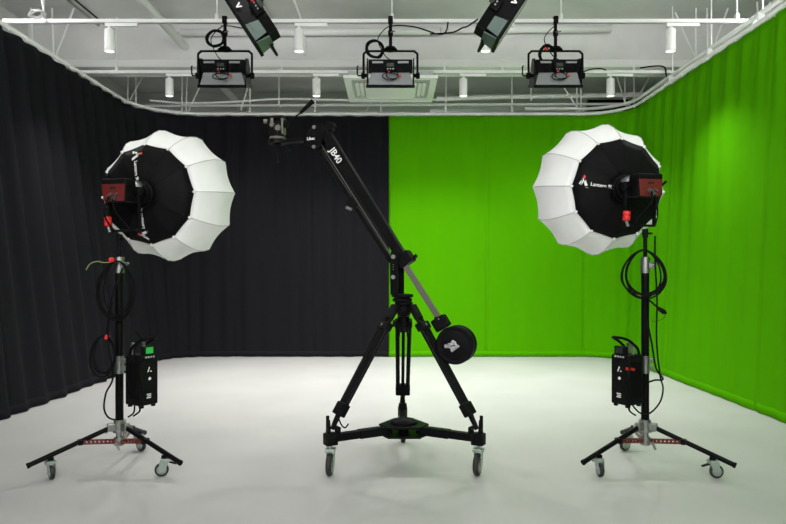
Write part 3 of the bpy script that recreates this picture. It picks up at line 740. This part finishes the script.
tp = thing('tripod', 'tall black twin tube tripod standing on the dolly under the jib', 'tripod', (DX, DY, 0))
ZTOP = 1.085
for a_ in angs:
    d = V((math.cos(R(a_)), math.sin(R(a_)), 0)); side = V((-d.y, d.x, 0))
    p0 = d*.080+V((0,0,1.035)); p1 = d*(WR-.045)+V((0,0,.36)); pk = d*(WR-.01)+V((0,0,.285))
    ax = (p1-p0).normalized(); nn = side.cross(ax); rt = Matrix((side, nn, ax)).transposed(); L = (p1-p0).length
    # upper stage twin tubes, clamp, lower stage
    b = B()
    for s in (-1, 1): b.cyl(p0+side*s*.026, p0+ax*(L*.30)+side*s*.036, .013, n=12)
    b.build('upper_leg', M['black'], tp)
    B().box(p0+ax*(L*.16), (.122,.054,.055), rot=rt, bev=.008).box(p0+ax*(L*.16)+side*.066, (.02,.03,.04), rot=rt, bev=.004).build('leg_clamp', M['matte'], tp)
    B().cyl(p0+ax*(L*.16)-nn*.03, p0+ax*(L*.16)+nn*.034, .010, n=12).build('bolt', M['steel'], tp)
    b = B()
    for s in (-1, 0, 1): b.cyl(p0+ax*(L*.14)+side*s*.043, p0+ax*(L*.97)+side*s*.036, .0155 if s else .012, n=12)
    b.build('lower_leg', M['black'], tp)
    B().box(p0+ax*(L*.93), (.108,.052,.085), rot=rt, bev=.008).build('leg_clamp', M['matte'], tp)
    B().cyl(p0+ax*(L*.96), pk, .019, .015, n=14).build('foot', M['matte'], tp)
    if a_ < 215 and a_ > 200: B().tube(smooth_path([p1-nn*.02+V((.02,0,-.0)), p1+V((.03,-.02,-.045)), p1+V((.055,-.03,-.06)), p1+V((.075,-.03,-.035))]), .005, 6).build('hook', M['matte'], tp)
    B().box(p0+ax*.02, (.075,.036,.11), rot=rt, bev=.008).build('leg_hinge', M['matte'], tp)
B().lathe((0,0,.985), (0,0,1), [(0,.03),(.01,.045),(.04,.052),(.060,.056),(.064,.044),(.078,.044),(.082,.060),(.096,.062),(.100,.050)], 28).build('bowl', M['matte'], tp)
B().cyl((0,0,.88), (0,0,.99), .014, n=14).cyl((0,0,.88),(0,0,.91),.03,n=14).build('centre_post', M['matte'], tp)

# jib: arm plane turned a little from the picture plane
PH = R(20); jz = 1.388
jr = thing('camera_jib', 'long black jib arm slanting from upper left, balanced by a round weight', 'jib', (.063, DY, 1.085), (0,0,-PH))
# local: +x along the arm toward the counterweight, -y toward the camera, z up. origin on the tripod bowl
jb = 1.085
def J(px, py):  # point of the arm plane that shows at a pixel
    n = V((-math.sin(PH), -math.cos(PH), 0)); o0 = V((.063, DY, 0))
    d = V(((px-CX)/F, 1, -(py-HY)/F)); k = n.dot(o0)/n.dot(d); w = d*k+V((0,0,H))-V((.063, DY, jb))
    c, s_ = math.cos(PH), math.sin(PH); return V((w.x*c-w.y*s_, 0, w.z))
B().lathe((0,0,0), (0,0,1), [(0,.052),(.003,.066),(.022,.066),(.025,.055),(.030,.055),(.033,.074),(.050,.074),(.054,.05)], 28).build('turntable', M['matte'], jr)
Z0 = .05; pv = J(396.8, 257)
for y in (-.062, .062):
    B().prism([(pv.x-.022,Z0),(pv.x+.030,Z0),(pv.x+.030,pv.z-.03),(pv.x+.05,pv.z+.03),(pv.x+.02,pv.z+.06),(pv.x-.015,pv.z+.045),(pv.x-.027,pv.z)], frame(V((0,y+.006,0)), (1,0,0), (0,0,1), (0,-1,0)), .012, bev=.003).build('cheek_plate', M['black'], jr)
for (px, py) in ((396.8,257),(396.8,277)):
    c = J(px, py); B().cyl(c+V((0,-.060,0)), c+V((0,-.076,0)), .014, n=16).build('bolt', M['steel'], jr)
c = J(396.8,267)
for q in (-8, 0, 8): B().cyl(c+V((0,-.066,q*.002)), c+V((0,-.071,q*.002)), .003, n=8).build('screw', M['steel'], jr)
def bar(pa, pb, w, th, yc, nm, m, bev=.003):
    ax = (pb-pa).normalized(); nn = ax.cross(V((0,1,0))).normalized(); mid = (pa+pb)/2+V((0,yc,0))
    return B().box(mid, ((pb-pa).length, th, w), rot=Matrix((ax, V((0,1,0)), ax.cross(V((0,1,0))))).transposed(), bev=bev).build(nm, M[m], jr)
ua, ub = J(322.5, 131), J(401.5, 259)
ub2 = J(403, 262)
main = bar(ua+V((.012,0,.005)), ub2+V((.012,0,.005)), .070, .060, 0, 'arm_beam', 'black', .006)
ax = (ub2-ua).normalized(); up_ = V((0,1,0)).cross(ax); up_ = up_ if up_.z < 0 else up_
# thin grey strip added as the edge highlight along the beam
la, lb = J(318.5, 149), J(391.5, 262)
low = bar(la, lb, .030, .036, 0, 'parallel_bar', 'black', .004)
strip = bar(la+(ua-la)*.35, lb+(ub2-lb)*.35, .005, .010, .0, 'highlight_strip', 'dsteel', .001)
# lettering on the beam
bm = text_bm('JB40', .066, bold=.0010)
o_ = J(333.2, 149.5)
axn = ax.copy(); upn = V((axn.z*-1, 0, axn.x)); upn = upn if upn.x*1 > 0 else -upn
bb = B(); bb.merge(bm, frame(o_+V((0,-.0305,0)), axn, upn, axn.cross(upn))); bb.build('lettering', M['mark'], main)
# collar on the lower bar
c = J(352.5, 203); B().box(c, (.07,.07,.055), rot=Matrix.Rotation(math.atan2(-ax.z, ax.x), 3, 'Y'), bev=.006).build('bar_clamp', M['matte'], jr)
c2 = J(350.5, 208); B().cyl(c2+V((-.01,-.05,0)), c2+V((.03,-.05,-.015)), .010, n=10).build('clamp_knob', M['steel'], jr)
# pivot block and lever
c = J(405.5, 259); B().box(c, (.085,.10,.10), rot=Matrix.Rotation(math.atan2(-ax.z, ax.x), 3, 'Y'), bev=.008).build('pivot_block', M['matte'], jr)
c = J(411.5, 259.5); B().cyl(c, c+V((.03,-.01,.02)), .007, n=8).cyl(c+V((.025,-.01,.015)), c+V((.040,-.015,.028)), .013, n=10).build('brake_knob', M['matte'], jr)
# end bracket
tri = [J(306,138), J(316.5,125), J(323,124), J(328,130), J(322,148), J(317,151), J(306,145)]
for y in (-.040, .028):
    B().prism([(p.x, p.z) for p in tri], frame(V((0,y+.012,0)), (1,0,0), (0,0,1), (0,-1,0)), .012, bev=.002).build('end_bracket', M['black'], jr)
for (px, py) in ((317.3,128.5),(317,148)):
    c = J(px, py); B().cyl(c+V((0,-.044,0)), c+V((0,-.054,0)), .013, n=16).build('bolt', M['steel'], jr)
bm = text_bm('Libec', .030, bold=.0006); c = J(309.5, 140)
bb = B(); bb.merge(bm, frame(c+V((0,-.0408,0)), V((1,0,0)), V((0,0,1)), V((0,-1,0)))); bb.build('lettering', M['mark'], jr)
c = J(331, 126.5); B().cyl(c+V((0,-.03,0)), c+V((0,.03,0)), .030, n=20).build('end_roller', M['matte'], jr)
# platform for the head
h0, h1 = J(268.5, 142), J(309, 141)
B().box((h0+h1)/2, ((h1-h0).length, .075, .022), bev=.005).build('head_platform', M['black'], jr)
hc = J(277.5, 142)
B().cyl(hc+V((0,0,-.014)), hc+V((0,0,.014)), .066, n=28).build('platform_bowl', M['black'], jr)
c = J(289.5, 147.5); B().cyl(c+V((-.02,0,.01)), c+V((.02,0,.01)), .012, n=10).cyl(c, c+V((0,0,-.022)), .016, n=12).build('clamp_knob', M['matte'], jr)
# counterweight bar and weights
w0, w1 = J(405, 264), J(440, 319)
bar(w0, w1, .040, .018, -.012, 'counterweight_bar', 'dsteel', .002)
c = J(441, 323); rr = Matrix.Rotation(math.atan2(-ax.z, ax.x), 3, 'Y')
B().box(c, (.085,.09,.10), rot=rr, bev=.010).build('weight_clamp', M['matte'], jr)
for (dx, dz) in ((-.02,.03),(.02,.045),(.03,-.005)): B().cyl(c+V((dx,-.04,dz)), c+V((dx+.005,-.065,dz+.003)), .014, n=12).build('clamp_knob', M['matte'], jr)
for (dx, dz) in ((0,.03),(.028,.0)): B().cyl(c+V((dx,-.055,dz)), c+V((dx,-.062,dz)), .005, n=8).build('screw', M['steel'], jr)
wc = J(456.5, 344.5)
for k, y0 in enumerate((-.062, .006)):
    w = B().lathe(wc+V((0,y0,0)), (0,1,0), [(0,.03),(0,.085),(.002,.089),(.002,.108),(.0,.112),(.003,.122),(.008,.125),(.050,.125),(.055,.121),(.056,.10),(.056,.03)], 48).build('weight_disc', M['matte'], jr)
B().lathe(wc+V((0,-.006,0)), (0,1,0), [(0,.119),(.012,.119)], 40).build('spacer_ring', M['steel'], jr)
B().cyl(wc+V((0,-.080,0)), wc+V((0,.075,0)), .020, n=20).build('spindle', M['matte'], jr)
kn = []
for i in range(40):
    th = 2*PI*i/40; r = .032+.006*math.cos(4*th+.5)+.003*math.cos(7*th); kn.append((r*math.cos(th)*1.05, r*math.sin(th)))
b = B().prism(kn, frame(wc+V((0,-.080,0)), (1,0,0), (0,0,1), (0,-1,0)), .014, bev=.003)
b.box(wc+V((-.025,-.085,-.004)), (.066,.014,.022), bev=.004)
b.build('locking_knob', M['plate'], jr)
B().box(wc+V((0,-.0955,.002)), (.034,.003,.007), rot=Matrix.Rotation(R(-15),3,'Y'), bev=.001).build('slot', M['matte'], jr)

# fluid head on the platform
hw_ = jr.matrix_basis @ (hc+V((0,0,.014)))
fh = thing('fluid_head', 'black and cream tripod fluid head with a pan handle, on the jib tip', 'tripod head', hw_, (0,0,-PH+R(8)))
B().lathe((0,0,0), (0,0,1), [(0,.048),(.004,.056),(.018,.058),(.022,.052)], 28).build('base_bowl', M['cream'], fh)
B().cyl((0,0,.022), (0,0,.048), .050, n=28).build('pan_ring', M['matte'], fh)
B().box((0,0,.085), (.085,.085,.085), bev=.012).build('body', M['black'], fh)
for s in (-1, 1):
    B().box((s*.046,0,.098), (.018,.070,.120), bev=.007).build('tilt_arm', M['cream' if s > 0 else 'matte'], fh)
    B().cyl((s*.050,0,.115), (s*.070,0,.115), .030, n=24).build('tilt_cover', M['matte'], fh)
B().cyl((-.02,-.042,.10), (-.02,-.062,.10), .016, n=16).box((-.022,-.05,.125),(.022,.02,.05),bev=.005).build('pan_lock', M['cream'], fh)
B().cyl((.028,-.042,.075), (.028,-.07,.075), .021, n=20).build('drag_dial', M['cream'], fh)
B().cyl((-.07,-.02,.135), (-.095,-.03,.135), .016, n=14).build('tilt_lock', M['cream'], fh)
B().cyl((-.066,0,.085), (-.085,0,.085), .012, n=12).build('side_knob', M['matte'], fh)
B().box((0,0,.160), (.11,.075,.020), bev=.005).build('top_plate', M['matte'], fh)
B().box((.0,0,.172), (.07,.055,.010), bev=.003).build('quick_release', M['cream'], fh)
B().cyl((.062,-.01,.115), (.085,-.01,.10), .020, n=16).build('handle_rosette', M['matte'], fh)
B().cyl((.070,-.02,.103), (.205,-.062,.178), .0055, n=10).build('pan_handle', M['matte'], fh)
B().cyl((.198,-.060,.174), (.292,-.088,.238), .0125, .016, n=14).cyl((.290,-.087,.237),(.300,-.090,.244),.018,n=14).build('handle_grip', M['rubber'], fh)
td = B().lathe((0,0,0), (0,0,-1), [(0,.026),(.012,.030),(.016,.012),(.035,.010),(.045,.014),(.130,.022),(.134,.020)], 20).build('tie_down_handle', M['matte'], jr)
td.location = hc+V((0,0,-.014))

# ---------------------------------------------------------------- lights (the track spots, plus an added unseen row nearer the camera)
def spot(loc, aim, power, ang=110, rad=.05, blend=.9, col=(1,.985,.96)):
    l = bpy.data.lights.new('spot_beam', 'SPOT'); l.energy = power; l.spot_size = R(ang); l.spot_blend = blend; l.shadow_soft_size = rad; l.color = col
    o = bpy.data.objects.new('spot_beam', l); COL.objects.link(o); o.location = loc
    o.rotation_euler = (V(aim)-V(loc)).to_track_quat('-Z', 'Y').to_euler(); return o
for (px, Y, w) in spots:
    x = P(px,0,Y).x
    spot((x, Y, ZP-.32), (x*(.45 if Y == Y2 else .76), Y-.1, 0), 250 if Y == Y2 else 190, 118, .03, 1.0)
for Y in (4.6,):
    for x in (-2.9, -1.0, 1.0, 2.9): spot((x, Y, 4.2), (x*.9, Y+.3, 0), 30, 130, .05)
def area(loc, aim, sx, sy, power, name='void_fill_light', col=(1,1,1)):
    l = bpy.data.lights.new(name, 'AREA'); l.energy = power; l.shape = 'RECTANGLE'; l.size = sx; l.size_y = sy; l.color = col
    o = bpy.data.objects.new(name, l); COL.objects.link(o); o.location = loc
    o.rotation_euler = (V(aim)-V(loc)).to_track_quat('-Z', 'Y').to_euler(); return o
# added fill light behind the camera, aimed up at the ceiling; no window there
area((0, -2.85, 3.4), (0, 2, 7.4), 8.0, 1.6, 700, 'rear_fill_light')
# added unseen fill lamps in the void between the curtain and the walls
area((0, 10.9, 4.1), (0, 11.2, 0), .6, .6, 45); area((-4.2, 6, 4.3), (-4.3, 6, 0), .5, .5, 40); area((4.0, 6, 4.3), (4.1, 6, 0), .5, .5, 40)

w = bpy.data.worlds.new('studio_ambience'); w.use_nodes = True
w.node_tree.nodes['Background'].inputs[0].default_value = (.9,.95,1,1); w.node_tree.nodes['Background'].inputs[1].default_value = .3
SC.world = w

cam = bpy.data.cameras.new('camera'); cam.sensor_width = 36; cam.lens = F/786*36; cam.shift_y = (HY-262)/786
cam.clip_start = .05; cam.clip_end = 60
co = bpy.data.objects.new('camera', cam); COL.objects.link(co); co.location = (0,0,H); co.rotation_euler = (R(90),0,0)
SC.camera = co
SC.view_settings.view_transform = 'Standard'; SC.view_settings.look = 'None'; SC.view_settings.gamma = 1
SC.view_settings.use_curve_mapping = False; SC.view_settings.exposure = 0
